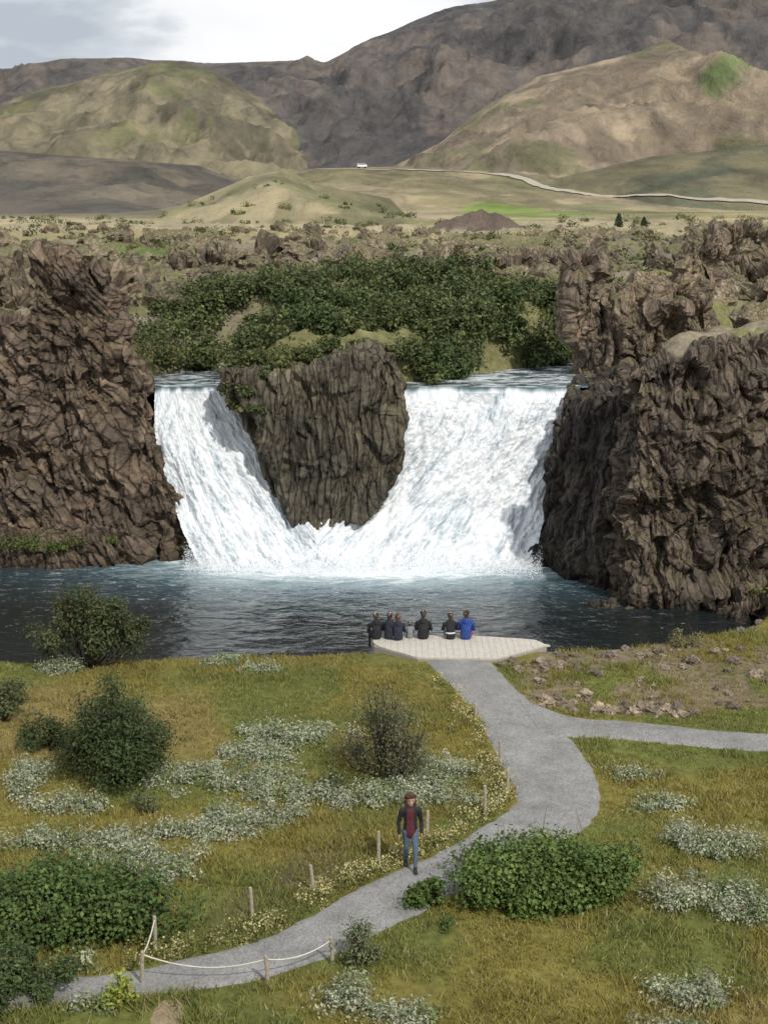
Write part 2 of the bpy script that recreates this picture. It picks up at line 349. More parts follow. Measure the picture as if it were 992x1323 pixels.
# ------------------------------------------------------------------ water
def watermat(name,pool=True):
    m,nt,out=newmat(name);b=N(nt,'ShaderNodeBsdfPrincipled',Roughness=.07,IOR=1.33)
    g=N(nt,'ShaderNodeNewGeometry')
    mp=N(nt,'ShaderNodeMapping');mp.inputs['Scale'].default_value=(1,1.6,1);nt.links.new(g.outputs['Position'],mp.inputs[0])
    n1=N(nt,'ShaderNodeTexNoise',Scale=.7,Detail=2.,Distortion=.8);n2=N(nt,'ShaderNodeTexNoise',Scale=2.6,Detail=4.,Distortion=.6)
    nt.links.new(mp.outputs[0],n1.inputs[0]);nt.links.new(mp.outputs[0],n2.inputs[0])
    b1=N(nt,'ShaderNodeBump',Strength=.5,Distance=.25);b2=N(nt,'ShaderNodeBump',Strength=.55,Distance=.09)
    nt.links.new(n1.outputs[0],b1.inputs['Height']);nt.links.new(n2.outputs[0],b2.inputs['Height']);nt.links.new(b1.outputs[0],b2.inputs['Normal'])
    nt.links.new(b2.outputs[0],b.inputs['Normal'])
    nf=N(nt,'ShaderNodeTexNoise',Scale=1.1,Detail=8.,Roughness=.72,Distortion=1.)
    mf=N(nt,'ShaderNodeMapping');mf.inputs['Scale'].default_value=(.6,1.6,1);nt.links.new(g.outputs['Position'],mf.inputs[0]);nt.links.new(mf.outputs[0],nf.inputs[0])
    if pool:
        vs=N(nt,'ShaderNodeVectorMath',operation='SUBTRACT');vs.inputs[1].default_value=(-.9,66.2,-1.2);nt.links.new(g.outputs['Position'],vs.inputs[0])
        vm=N(nt,'ShaderNodeVectorMath',operation='MULTIPLY');vm.inputs[1].default_value=(.115,.24,0);nt.links.new(vs.outputs[0],vm.inputs[0])
        ln=N(nt,'ShaderNodeVectorMath',operation='LENGTH');nt.links.new(vm.outputs[0],ln.inputs[0])
        ma=N(nt,'ShaderNodeMath',operation='MULTIPLY_ADD');nt.links.new(nf.outputs[0],ma.inputs[0]);ma.inputs[1].default_value=1.7;nt.links.new(ln.outputs['Value'],ma.inputs[2])
        fo=ramp(nt,[(.0,(1,1,1)),(.52,(1,1,1)),(.60,(.3,.3,.3)),(.74,(0,0,0))])
        hf=N(nt,'ShaderNodeMath',operation='MULTIPLY');hf.inputs[1].default_value=.33;nt.links.new(ma.outputs[0],hf.inputs[0]);nt.links.new(hf.outputs[0],fo.inputs[0])
        te=ramp(nt,[(0,(.18,.38,.42)),(.36,(.08,.19,.23)),(.6,(.040,.070,.085)),(.85,(.020,.028,.031)),(1,(.014,.018,.018))])
        h2=N(nt,'ShaderNodeMath',operation='MULTIPLY');h2.inputs[1].default_value=.40;nt.links.new(ln.outputs['Value'],h2.inputs[0]);nt.links.new(h2.outputs[0],te.inputs[0])
        n3=N(nt,'ShaderNodeTexNoise',Scale=2.4,Detail=6.,Roughness=.75,Distortion=1.5);nt.links.new(mf.outputs[0],n3.inputs[0])
        s3=N(nt,'ShaderNodeMath',operation='MULTIPLY_ADD');nt.links.new(ln.outputs['Value'],s3.inputs[0]);s3.inputs[1].default_value=-.05;nt.links.new(n3.outputs[0],s3.inputs[2])
        r3=ramp(nt,[(.46,(0,0,0)),(.60,(.5,.5,.5))]);nt.links.new(s3.outputs[0],r3.inputs[0])
        mk=N(nt,'ShaderNodeMath',operation='MAXIMUM');nt.links.new(fo.outputs[0],mk.inputs[0]);nt.links.new(r3.outputs[0],mk.inputs[1])
        base=te.outputs[0];mask=mk.outputs[0]
    else:
        rr=ramp(nt,[(.46,(0,0,0)),(.60,(.8,.8,.8))]);nt.links.new(nf.outputs[0],rr.inputs[0]);mask=rr.outputs[0]
        base=mixc(nt,(.05,.08,.09),(.05,.08,.09),.5)
    nt.links.new(mixc(nt,base,(.82,.86,.88),mask),b.inputs['Base Color'])
    rg=N(nt,'ShaderNodeMapRange');rg.inputs[3].default_value=.10;rg.inputs[4].default_value=.7;nt.links.new(mask,rg.inputs[0]);nt.links.new(rg.outputs[0],b.inputs['Roughness'])
    nt.links.new(b.outputs[0],out.inputs[0]);return m
xs=np.linspace(-60,40,300);ys=np.linspace(45,70,150);GX,GY=np.meshgrid(xs,ys)
pz=-1.2+.05*(fbm(GX.ravel()*.9,GY.ravel()*1.3,o=3,s=33)-.5)*2
obj('pool_water',np.stack([GX.ravel(),GY.ravel(),pz],1),gridF(150,300),watermat('pool_water_material'))
xs=np.linspace(-14,60,260);ys=np.linspace(68.25,105,140);GX,GY=np.meshgrid(xs,ys)
pz=6.1+.12*(fbm(GX.ravel()*.9,GY.ravel()*1.3,o=3,s=34)-.5)
obj('river_water',np.stack([GX.ravel(),GY.ravel(),pz],1),gridF(140,260),watermat('river_water_material',False))
def fallmat():
    m,nt,out=newmat('falling_water_material')
    b=N(nt,'ShaderNodeBsdfPrincipled',Roughness=.6);b.inputs['Specular IOR Level'].default_value=.25
    v=mapped(nt,(1,1,1),src='UV')
    def ns(sx,sy,sc,d=6.,dist=.3):
        mp=N(nt,'ShaderNodeMapping');mp.inputs['Scale'].default_value=(sx,sy,1);nt.links.new(v,mp.inputs[0])
        n=N(nt,'ShaderNodeTexNoise',Scale=sc,Detail=d,Roughness=.7,Distortion=dist);nt.links.new(mp.outputs[0],n.inputs[0]);return n.outputs[0]
    a=ns(2.2,.45,1.,6.,.6);c=ns(6,2.0,1.,6.,.8)
    s1=N(nt,'ShaderNodeMath',operation='MULTIPLY_ADD');nt.links.new(a,s1.inputs[0]);s1.inputs[1].default_value=.5
    s2=N(nt,'ShaderNodeMath',operation='MULTIPLY');nt.links.new(c,s2.inputs[0]);s2.inputs[1].default_value=.5;nt.links.new(s2.outputs[0],s1.inputs[2])
    r=ramp(nt,[(.34,(.22,.29,.34)),(.43,(.56,.63,.68)),(.505,(.84,.865,.885)),(1,(.9,.92,.93))]);nt.links.new(s1.outputs[0],r.inputs[0])
    at=N(nt,'ShaderNodeAttribute',attribute_name='Col')
    cc=mixc(nt,(.07,.13,.14),r.outputs[0],at.outputs[0])
    nt.links.new(cc,b.inputs['Base Color'])
    bp=N(nt,'ShaderNodeBump',Strength=.75,Distance=.28);nt.links.new(s1.outputs[0],bp.inputs['Height']);nt.links.new(bp.outputs[0],b.inputs['Normal'])
    nt.links.new(b.outputs[0],out.inputs[0]);return m
M_fall=fallmat()
def waterfall(zs,L,R,seed,inner,dy=0):
    nu,nt_=240,320;t=np.linspace(0,1,nt_);u=np.linspace(0,1,nu)
    T,U=np.meshgrid(t,u,indexing='ij');T=T.ravel();U=U.ravel()
    z=6.12-(7.45)*np.clip(T,0,1)**1.1
    zf=-np.array(zs);zz=np.linspace(zf[0],zf[-1],60)
    Ls=np.convolve(np.pad(np.interp(zz,zf,L),5,'edge'),np.ones(11)/11,'valid');Rs=np.convolve(np.pad(np.interp(zz,zf,R),5,'edge'),np.ones(11)/11,'valid')
    l=np.interp(-z,zz,Ls);r=np.interp(-z,zz,Rs)
    x=l+(r-l)*U
    yb=np.interp(-z,[-6.2,-5.9,-5,-3,-2,-1,-.2,1.3],[68.45,67.9,67.5,66.85,66.5,66.1,65.4,64.4])+dy
    W=8.
    n=fbm(U*W*1.8+seed,T*3.2,None,o=5,s=seed)-.5;n2=fbm(U*W*4.5+seed,T*16,None,o=4,s=seed+3,g=.65)-.5
    big=fbm(U*W*.5,T*1.6,None,o=2,s=seed+7)-.5
    amp=sm(0,.12,T)
    yb=yb-amp*(n*.7*(.4+.6*T)+n2*.6*(.3+.7*T)+big*.7)
    q=(U if inner=='R' else 1-U);yb=yb+.9*sm(.75,1,q)**1.3*sm(.3,.6,T)
    z=z+amp*n2*.35*(.3+T)
    x=x+amp*n2*.2
    col=sm(.0,.05,T+.05*(fbm(U*W*2,T*0,o=3,s=seed+5)-.4))
    return obj('waterfall',np.stack([x,yb,z],1),gridF(nt_,nu),M_fall,np.stack([col]*3,1),UV=np.stack([U*W,T*7],1))
waterfall([6.1,4.7,3,1.3,-.4,-1.3],[-10.1,-10.1,-9.9,-9.3,-8.4,-7.7],[-6.3,-5.0,-3.4,-1.8,-.6,.4],3,'R')
waterfall([6.1,4,2.7,1.3,.5,-1.3],[.2,-.4,-1.5,-3.2,-4.6,-6.4],[8.7,8.2,7.5,7.2,6.9,6.3],21,'L',-.03)
# ------------------------------------------------------------------ rock solids
def prism(bot,top,zb):
    n=len(bot);V=[(a[0],a[1],zb) for a in bot]+[tuple(a) for a in top]
    F=[list(range(n))[::-1],list(range(n,2*n))]+[[i,(i+1)%n,n+(i+1)%n,n+i] for i in range(n)]
    return V,F
def slab(out,y0,y1):
    n=len(out);V=[(a,y0,b) for a,b in out]+[(a,y1,b) for a,b in out]
    F=[list(range(n)),list(range(n,2*n))[::-1]]+[[i,n+i,n+(i+1)%n,(i+1)%n] for i in range(n)]
    return V,F
import bmesh
def blob(c,r,sub=2):
    bm=bmesh.new();bmesh.ops.create_icosphere(bm,subdivisions=sub,radius=1)
    V=[(c[0]+v.co.x*r[0],c[1]+v.co.y*r[1],c[2]+v.co.z*r[2]) for v in bm.verts];bm.verts.ensure_lookup_table()
    F=[[v.index for v in f.verts] for f in bm.faces];bm.free();return V,F
def remesh(parts,voxel,smooth_it=0):
    V=[];F=[]
    for v,f in parts:
        o=len(V);V+=list(v);F+=[[i+o for i in q] for q in f]
    me=bpy.data.meshes.new('tmp');me.from_pydata(V,[],F);me.update()
    o=bpy.data.objects.new('tmp',me);scene.collection.objects.link(o)
    md=o.modifiers.new('r','REMESH');md.mode='VOXEL';md.voxel_size=voxel
    if smooth_it:
        ms=o.modifiers.new('s','SMOOTH');ms.factor=.5;ms.iterations=smooth_it
    dg=bpy.context.evaluated_depsgraph_get();e=o.evaluated_get(dg);m2=e.to_mesh()
    nv=len(m2.vertices);VV=np.empty(nv*3,np.float32);m2.vertices.foreach_get('co',VV)
    NN=np.empty(nv*3,np.float32);m2.vertices.foreach_get('normal',NN)
    m2.calc_loop_triangles();FF=np.empty(len(m2.loop_triangles)*3,np.int32);m2.loop_triangles.foreach_get('vertices',FF)
    e.to_mesh_clear();bpy.data.objects.remove(o);bpy.data.meshes.remove(me)
    return VV.reshape(-1,3).astype(float),NN.reshape(-1,3).astype(float),FF.reshape(-1,3)
def cliff(name,parts,voxel=.09,seed=0,big=.9,rot=0.,colw=3.,coll=.55,cdep=.22,base=(.125,.095,.07),warp=1.6,mat=None,jag=.6,cs=.8):
    V,Nn,F=remesh(parts,voxel,2)
    def f3(sc,o,s): return fbm(V[:,0]*sc,V[:,1]*sc,V[:,2]*sc,o=o,s=s)-.5
    def r3(sc,o,s): return ridged(V[:,0]*sc,V[:,1]*sc,o,s,.5,V[:,2]*sc)-.55
    d=np.stack([f3(.33,3,seed+1),f3(.33,3,seed+2),f3(.33,3,seed+3)*.6],1)*2*big
    d+=Nn*(r3(.6,3,seed+4)*jag*.5)[:,None]
    d+=np.stack([f3(1.6,4,seed+14),f3(1.6,4,seed+5),f3(1.6,4,seed+6)],1)*jag*.5
    # broken shelves : two scales of angular blocks
    wz=np.stack([f3(.4,2,seed+30)]*3,1)*1.2
    B1,B2,BR=worley(V*np.array([.75,.75,.5])+wz,seed+31)
    d+=Nn*((BR-.5)*jag*1.3*np.clip((B2-B1)*9,0,1))[:,None]
    B1,B2,BR=worley(V*np.array([1.9,1.9,1.2])+wz,seed+37)
    d+=Nn*((BR-.5)*jag*.5*np.clip((B2-B1)*9,0,1))[:,None]
    V1=V+d
    wv=np.stack([f3(.17,2,seed+11),f3(.17,2,seed+12),f3(.17,2,seed+13)],1)*2*warp
    Q=V+wv
    c,s_=math.cos(rot),math.sin(rot)
    Q=np.stack([Q[:,0]*c+Q[:,2]*s_,Q[:,1],-Q[:,0]*s_+Q[:,2]*c],1)*np.array([colw,colw,coll])
    F1,F2,R=worley(Q*cs,seed)
    e=np.clip((F2-F1)*6,0,1)
    V2=V1+Nn*(e*cdep*.5+(R-.5)*cdep*2.0-cdep*.4)[:,None]
    tone=(.85+.3*R)*(.8+.2*e)*(.8+.9*(f3(.25,3,seed+20)+.25))
    C=np.array(base)[None,:]*tone[:,None]
    wet=1-sm(-1.2,-.3,V2[:,2])
    C=C*(1-.5*wet[:,None])
    return obj(name,V2,F,mat or M_rock,C,Q=Q,smooth=False)
cl=[prism([(-30,65.6),(-22,65.9),(-16,65.6),(-12.4,65.6),(-10.6,65.5),(-9.2,66.2),(-9.9,68.0),(-10.3,70),(-11,75),(-30,75)],
          [(-30,66.6,10.0),(-22,66.6,9.6),(-16,66.5,9.2),(-12.8,66.6,8.8),(-10.9,66.6,7.8),(-10.2,66.9,6.4),(-10.4,68.4,6.6),(-10.8,70,6.8),(-12,74,8.0),(-30,74,9.)],-2.6),
    prism([(-9.8,66.0),(-8.2,65.1),(-7.9,65.8),(-9,67.5)],[(-10.3,66.4,4.2),(-10.0,66.2,3.9),(-9.9,66.9,4.0),(-10.3,67.5,4.5)],-2.6),
    prism([(-15.3,66.2),(-11.2,66.2),(-11.2,68.6),(-15.4,68.6)],[(-14.9,66.6,12.2),(-11.8,66.6,11.4),(-11.8,68.2,11.5),(-14.8,68.2,12.4)],7),
    prism([(-19,64.3),(-15,63.6),(-11.5,64.6),(-10.2,65.2),(-10.5,67),(-19,67)],[(-19,65.0,-.1),(-15,64.6,-.3),(-11.8,65.2,-.3),(-10.6,65.5,-.5),(-10.7,66.6,.5),(-19,66.6,.9)],-2.6)]
cliff('basalt_cliff',cl,.075,3,big=.4,rot=.6,warp=1.3,colw=3.2,coll=.8,cdep=.16,base=(.180,.142,.113),jag=.6)
out=[(-6.9,7.2),(-6.7,5.9),(-5.9,4.6),(-5.25,3.3),(-5.0,2.4),(-4.6,1.3),(-4.1,.5),(-3.3,.0),(-2.8,-1.2),(-2.3,-1.2),(-1.9,.2),(-1.3,.6),(-.5,1.1),(.1,1.8),(.55,2.8),(.75,4.0),(.85,5.4),(.7,6.8),(.3,7.5),(-.5,7.9),(-1.6,7.7),(-3.,7.3),(-5.2,7.1)]
cc=[slab(out,66.2,72.5),slab([(a*.85-.42,b-.05) for a,b in out],65.7,69)]
cliff('basalt_rock',cc,.065,40,big=.3,rot=0,warp=.5,colw=3.4,coll=.7,cdep=.11,base=(.128,.118,.092),jag=.35)
cr=[prism([(10,59.8),(8.5,61.5),(7.3,63.6),(5.95,64.9),(6.5,66.6),(7.9,68.3),(8.7,71),(12,71),(12,62)],
          [(10.2,60.4,6.9),(9.2,62,6.6),(8.5,64.3,6.2),(7.8,66.2,6.0),(8.1,67.4,6.0),(8.6,69,6.2),(9.2,70.5,6.2),(12,70.5,7),(12,62,7)],-2.6)]
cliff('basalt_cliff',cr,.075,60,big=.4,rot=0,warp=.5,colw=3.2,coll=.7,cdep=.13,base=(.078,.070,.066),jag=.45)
cr=[prism([(9.2,59.2),(9.6,58.2),(12,57.9),(14.2,57.9),(15.6,58.6),(17,57.4),(30,56),(30,70),(17,71),(10.2,68),(9.5,63)],
          [(9.5,59.6,8.1),(9.8,58.8,8.0),(12,58.5,8.7),(13.8,58.6,8.4),(15,59.2,9.2),(17,58.2,9.9),(30,57,10.4),(30,68,8.5),(17,67,8.0),(10.8,66,7.0),(10.0,62,7.4)],-2.6),
    blob((9.0,58.7,-1.3),(1.2,.8,.45)),blob((14.5,57.2,-1.2),(1.6,1.0,.9)),
    prism([(17,55.6),(30,53),(30,60),(17,60)],[(17.5,56.5,7.5),(30,54.5,8.8),(30,60,8.8),(17.2,59,8.8)],-2.6)]
cliff('basalt_cliff',cr,.075,80,big=.45,rot=.12,warp=1.1,colw=3.3,coll=1.3,cdep=.16,base=(.165,.138,.114),jag=.75)
pn=[prism([(8.9,72.2),(10.8,72),(11.2,74),(9,74.5)],[(8.9,72.6,11.2),(9.9,72.4,10.6),(10.2,73.6,10.4),(9.0,74,11.3)],5),
    prism([(10.2,71.2),(15.4,71),(15.6,74),(10.4,74.3)],[(10.6,71.8,9.4),(14.6,71.8,8.8),(14.8,73.6,9.1),(10.6,73.6,9.6)],5),
    prism([(13.4,72.2),(15.2,72.2),(15.4,74.5),(13.6,74.8)],[(13.7,72.8,11.6),(15.2,72.6,12.4),(15.3,74,12.4),(13.8,74,11.4)],7),
    blob((13.1,72.4,9.2),(.8,1.,1.0)),blob((14.9,73,12.0),(.8,.8,.6)),blob((9.2,72.8,11),(.9,.8,.7))]
cliff('lava_pinnacle',pn,.08,100,big=.7,rot=0.1,warp=1.,colw=2.4,coll=1.2,cdep=.15,base=(.235,.192,.15),jag=1.0,mat=M_lava)
pn=[blob((22.3,82,8.8),(2.6,2.2,2.2)),blob((20.9,80,7.6),(1.8,2,1.6)),blob((26,84,9),(4,3,3))]
cliff('lava_outcrop',pn,.12,120,big=1.,colw=1.8,coll=1.2,base=(.25,.205,.155),jag=1.2,mat=M_lava)
for i,(bx,by,sx,sy,sz) in enumerate([(-4.2,92,4.2,2.4,1.9),(2.5,98,5,2.5,2.0),(-13.5,88,3.5,2.2,1.3),(9.5,104,4.5,3,1.6),(-21,84,3.2,2.4,1.7),(-22,104,6,3,2.0),(18,112,6,3,2.0),(29,100,5,3,2.4),(-9,118,6,3,1.9),(36,128,7,4,2.8)]):
    rr=np.random.default_rng(i)
    pp=[blob((bx+rr.uniform(-1,1)*sx,by+rr.uniform(-1,1)*sy*.6,8.0+rr.uniform(-.5,.5)),(sx*rr.uniform(.2,.5),sy*rr.uniform(.3,.7),sz*rr.uniform(.5,1.15))) for _ in range(8)]
    cliff('lava_outcrop',pp,.15,140+i*17,big=.9,colw=1.8,coll=1.5,cdep=.3,base=(.22,.185,.14),jag=1.6,mat=M_lava)
bm=bmesh.new();bmesh.ops.create_icosphere(bm,subdivisions=3,radius=1)
IV=np.array([v.co[:] for v in bm.verts]);IF=np.array([[v.index for v in f.verts] for f in bm.faces]);bm.free()
variants=[]
for k in range(10):
    n=ridged(IV[:,0]*1.3+k*5,IV[:,1]*1.3,4,k*3+200,.6,IV[:,2]*1.3)
    F1,F2,R=worley(IV*1.5+k*3,k)
    variants.append(IV*(.25+.8*n+.45*R*np.clip((F2-F1)*4,0,1))[:,None]*np.array([1,1,1.1]))
def rocks(name,pts,sizes,base,mat,flat=.65,sink=.25):
    A=Acc()
    z=terrain(pts[:,0],pts[:,1])
    for i in range(len(pts)):
        a=rng.uniform(0,6.28);c,s_=math.cos(a),math.sin(a);V=variants[rng.integers(10)]*sizes[i]*np.array([rng.uniform(.8,1.3),rng.uniform(.8,1.2),flat*rng.uniform(.7,1.5)])
        V=np.stack([V[:,0]*c-V[:,1]*s_,V[:,0]*s_+V[:,1]*c,V[:,2]],1)+np.array([pts[i,0],pts[i,1],z[i]+sizes[i]*(flat*.5-sink)])
        A.add(V,IF,np.array(base)*rng.uniform(.65,1.4))
    return A.obj(name,mat,False,flow=True)
n=1500;yy=78+rng.random(n)**1.6*130;xx=rng.uniform(-1,1,n)*(.29*yy+3)
k=(chd(xx,yy)>1.5)&(fbm(xx*.08,yy*.05,o=3,s=66)>.42)&~((np.abs(xx)<9.5)&(yy<86));pp=np.stack([xx[k],yy[k]],1)
rocks('lava_rocks',pp,.25+rng.random(len(pp))**2.6*1.4*(1-.3*sm(150,250,pp[:,1])),(.24,.205,.155),M_lava)
n=60;a=np.stack([rng.normal(4.9,.8,n),rng.normal(46.9,.55,n)],1);b=np.stack([rng.uniform(4.3,9.3,70),0*np.ones(70)],1);b[:,1]=np.interp(b[:,0],[4.3,5.6,10.5],[44.2,43.0,42.4])+rng.normal(0,.16,70)
c=np.stack([rng.uniform(4.5,14,110),rng.uniform(43,49.5,110)],1)
d=np.stack([rng.uniform(11.5,15,50),rng.uniform(50,56,50)],1)
pp=np.vstack([a,b,c,d]);k=~onpath(pp[:,0],pp[:,1])&~((pp[:,0]<5.5)&(pp[:,1]>47.3));pp=pp[k]
rocks('stones',pp,.06+rng.random(len(pp))**2.6*.17,(.28,.24,.195),M_stone,.7,.1)
# ------------------------------------------------------------------ foliage
def leaves(P,out,size,col,var=.3,asp=.5,r=rng):
    n=len(P);nn=out*.7+np.array([0,0,.45])+r.normal(0,.65,(n,3));nn/=np.linalg.norm(nn,axis=1)[:,None]+1e-9
    a=np.cross(nn,r.normal(0,1,(n,3)));a/=np.linalg.norm(a,axis=1)[:,None]+1e-9;b=np.cross(nn,a)
    l=(size*r.uniform(.6,1.3,n))[:,None];w=l*asp
    V=np.stack([P-a*l,P+b*w+nn*l*.12,P+a*l,P-b*w+nn*l*.12],1).reshape(-1,3)
    F=np.arange(4*n).reshape(-1,4)
    c=np.asarray(col);c=np.tile(c,(n,1)) if c.ndim==1 else c
    c=c*(1+r.uniform(-var,var,(n,1)))*(1+r.uniform(-.08,.08,(n,3)))
    return V,F,np.repeat(c,4,0)
def clumpset(cx,cy,cz,rx,ry,h,nc,nl,size,col,A,cr=.3,stems=True,spread=.7,var=.3,asp=.5,fill_=.35,stemcol=(.10,.08,.06),alt=None):
    r=rng;lobe=r.uniform(0,6.28)
    for i in range(nc):
        while True:
            p=r.uniform(-1,1,3)
            if p[0]**2+p[1]**2<1 and p[0]**2+p[1]**2+max(p[2],0)**2*.9<1.05: break
        if nc>20:
            an=math.atan2(p[1],p[0]);p[:2]*=1+.22*math.sin(3*an+lobe)
        q=np.array([cx+p[0]*rx*.85,cy+p[1]*ry*.85,cz+h*(.18+.66*(p[2]*.5+.5)*math.sqrt(max(.15,1-.75*min(1,p[0]**2+p[1]**2))))])
        if nc>8 and r.random()<.18: q[2]+=h*r.uniform(.06,.2)
        R=cr*min(rx,ry,h)*r.uniform(.5,1.45)
        n=int(nl*r.uniform(.6,1.4));d=r.normal(0,1,(n,3));d/=np.linalg.norm(d,axis=1)[:,None]
        rad=R*(fill_+(1-fill_)*r.random(n)**.5)[:,None]*(1+spread*(r.random((n,1))-.3))
        P=q+d*rad*np.array([1.1,1.1,.95]);P[:,2]=np.maximum(P[:,2],cz+.03)
        o=d*.6+((P-np.array([cx,cy,cz]))/np.array([rx,ry,h]))*.5
        cc_=np.array(col)*r.uniform(.7,1.3)
        if alt is not None and r.random()<.3: cc_=np.array(alt)*r.uniform(.8,1.2)
        A.add(*leaves(P,o,size,cc_,var,asp))
        if stems:
            b0=np.array([cx+p[0]*rx*.2,cy+p[1]*ry*.2,cz-.05]);md_=(b0+q)/2+np.array([p[0]*rx*.12,p[1]*ry*.12,-.03])+r.normal(0,.03,3)
            tip=q+(q-md_)*.35+r.normal(0,.05,3)
            V,F=tube([b0,md_,q,tip],[.028,.02,.012,.004],5);A.add(V,F,stemcol)
            for j in range(3):
                t2=q+r.normal(0,R*.8,3)+np.array([0,0,R*.4]);V,F=tube([md_*.3+q*.7,t2],[.01,.003],4);A.add(V,F,stemcol)
def bush(name,x,y,rx,ry,h,nc,nl,size,col,**k):
    A=Acc();clumpset(x,y,H(x,y),rx,ry,h,nc,nl,size,col,A,**k);return A.obj(name,M_leaf,False)
DG=(.058,.082,.030);VG=(.100,.155,.040)
bush('willow_bush',-9.4,47.1,1.85,1.1,3.0,50,230,.06,(.075,.095,.042),cr=.33,alt=(.11,.12,.05))
bush('willow_bush',-6.8,37.6,1.5,1.3,2.5,62,270,.05,DG,cr=.36,alt=(.085,.12,.045),spread=1.)
bush('willow_bush',-9.1,39.6,.75,.6,.95,16,150,.045,DG,cr=.4)
bush('willow_bush',.1,38.0,1.35,1.0,2.5,46,120,.042,(.115,.125,.068),cr=.38,spread=1.2,alt=(.16,.16,.10))
bush('birch_bush',3.35,30.9,2.15,1.15,1.35,95,250,.05,VG,cr=.33,asp=.7,alt=(.15,.21,.06))
bush('birch_bush',.95,30.3,.5,.4,.6,12,150,.05,VG,cr=.45,asp=.7)
bush('birch_bush',-6.4,29.3,2.3,1.3,1.3,95,260,.05,(.085,.135,.038),cr=.33,asp=.7,alt=(.12,.175,.05))
bush('willow_bush',-6.9,26.4,1.2,.8,1.0,30,220,.05,(.085,.12,.045),cr=.36)
bush('willow_bush',-.45,27.75,.38,.35,1.25,13,80,.04,(.15,.175,.09),cr=.5,spread=1.2)
bush('willow_bush',-11.0,42.,.8,.9,1.6,18,190,.05,(.10,.115,.05),cr=.36)
bush('willow_bush',-5.8,35.4,.35,.3,.75,6,80,.035,(.12,.15,.07),cr=.5)
bush('willow_bush',-1.3,37.0,.55,.5,.6,8,110,.04,(.10,.13,.05),cr=.45)
bush('willow_bush',9.8,48.9,.55,.45,.7,9,90,.04,(.22,.21,.10),cr=.45)
bush('willow_bush',1.2,29.3,.25,.2,.35,4,60,.035,VG,cr=.5)
bush('angelica_plant',-4.9,26.3,.35,.3,.55,7,70,.06,(.27,.30,.06),cr=.5)
SG=(.38,.40,.28)
for (a,b,rx,ry,hh,f) in [(-2.7,40.7,1.4,.7,.4,1),(-3.5,39.2,.9,.45,.35,1),(-4.7,37.3,2.1,.65,.38,1),(-2.05,36.2,1.3,.45,.38,1),(.35,36.4,1.5,.85,.5,1.1),(1.4,38.1,.8,.8,.5,1),(-6.9,33.3,1.6,.6,.4,1),(-4.4,34,1.3,.45,.38,1),(-5.0,32,1.1,.7,.42,1),(-3.1,34.9,1.3,.4,.35,1),(-9,37.2,.5,.8,.5,1),(7.45,33.5,.95,.6,.62,1.3),(6.8,35.9,.7,.25,.25,.8),(6.8,30.8,1.1,.5,.55,1.2),(7.9,30.2,.8,.4,.5,1.2),(6.4,37.8,.4,.2,.22,.8),(5.7,26.3,.55,.45,.5,1.2),(-5.7,26.9,.6,.55,.6,1.1),(-.62,26.2,.3,.4,.6,1.1),(.4,25.6,.45,.3,.3,.9),(-10.1,46.9,.7,.4,.3,1),(-5.2,47.2,.5,.3,.22,1),(-3.9,46.4,.4,.3,.2,.8),(5.2,24.8,.6,.4,.4,1),(-7.6,35.6,.9,.35,.3,.8)]:
    nc=int(8+22*rx*ry+8*rx)
    A=Acc()
    for i in range(nc):
        q=rng.uniform(0,6.28);rr=math.sqrt(rng.random())*(1 if rng.random()>.35 else 1.5);cx=a+rx*rr*math.cos(q);cy=b+ry*rr*math.sin(q)
        if onpath(np.array([cx]),np.array([cy]))[0]: continue
        clumpset(cx,cy,H(cx,cy),.27,.25,hh*rng.uniform(.4,1.25),3,int(42*f),.042,SG,A,cr=.9,stems=False,spread=.6,var=.25,asp=.5,alt=(.21,.26,.12))
    if A.n: A.obj('woolly_willow_shrub',M_leaf,False)
A=Acc()
for i in range(360):
    t=rng.uniform(.06,.93);k=int(t*299);p=LEs[k];side=-np.array([REs[k][0]-p[0],REs[k][1]-p[1]]);side/=np.linalg.norm(side)
    q=p+side*(abs(rng.normal(0,.33))+.05)
    if rng.random()<(.35 if t<.25 else .05): continue
    clumpset(q[0],q[1],H(*q),.15,.15,rng.uniform(.12,.3),1,34,.03,(.18,.19,.06),A,cr=1.,stems=False,alt=(.46,.41,.20),asp=.6)
    if rng.random()<.5:
        n=12;P=np.stack([q[0]+rng.normal(0,.1,n),q[1]+rng.normal(0,.1,n),H(*q)+rng.uniform(.15,.33,n)],1);A.add(*leaves(P,np.zeros((n,3)),.024,(.58,.52,.26),.2,.9))
A.obj('wildflowers',M_leaf,False)
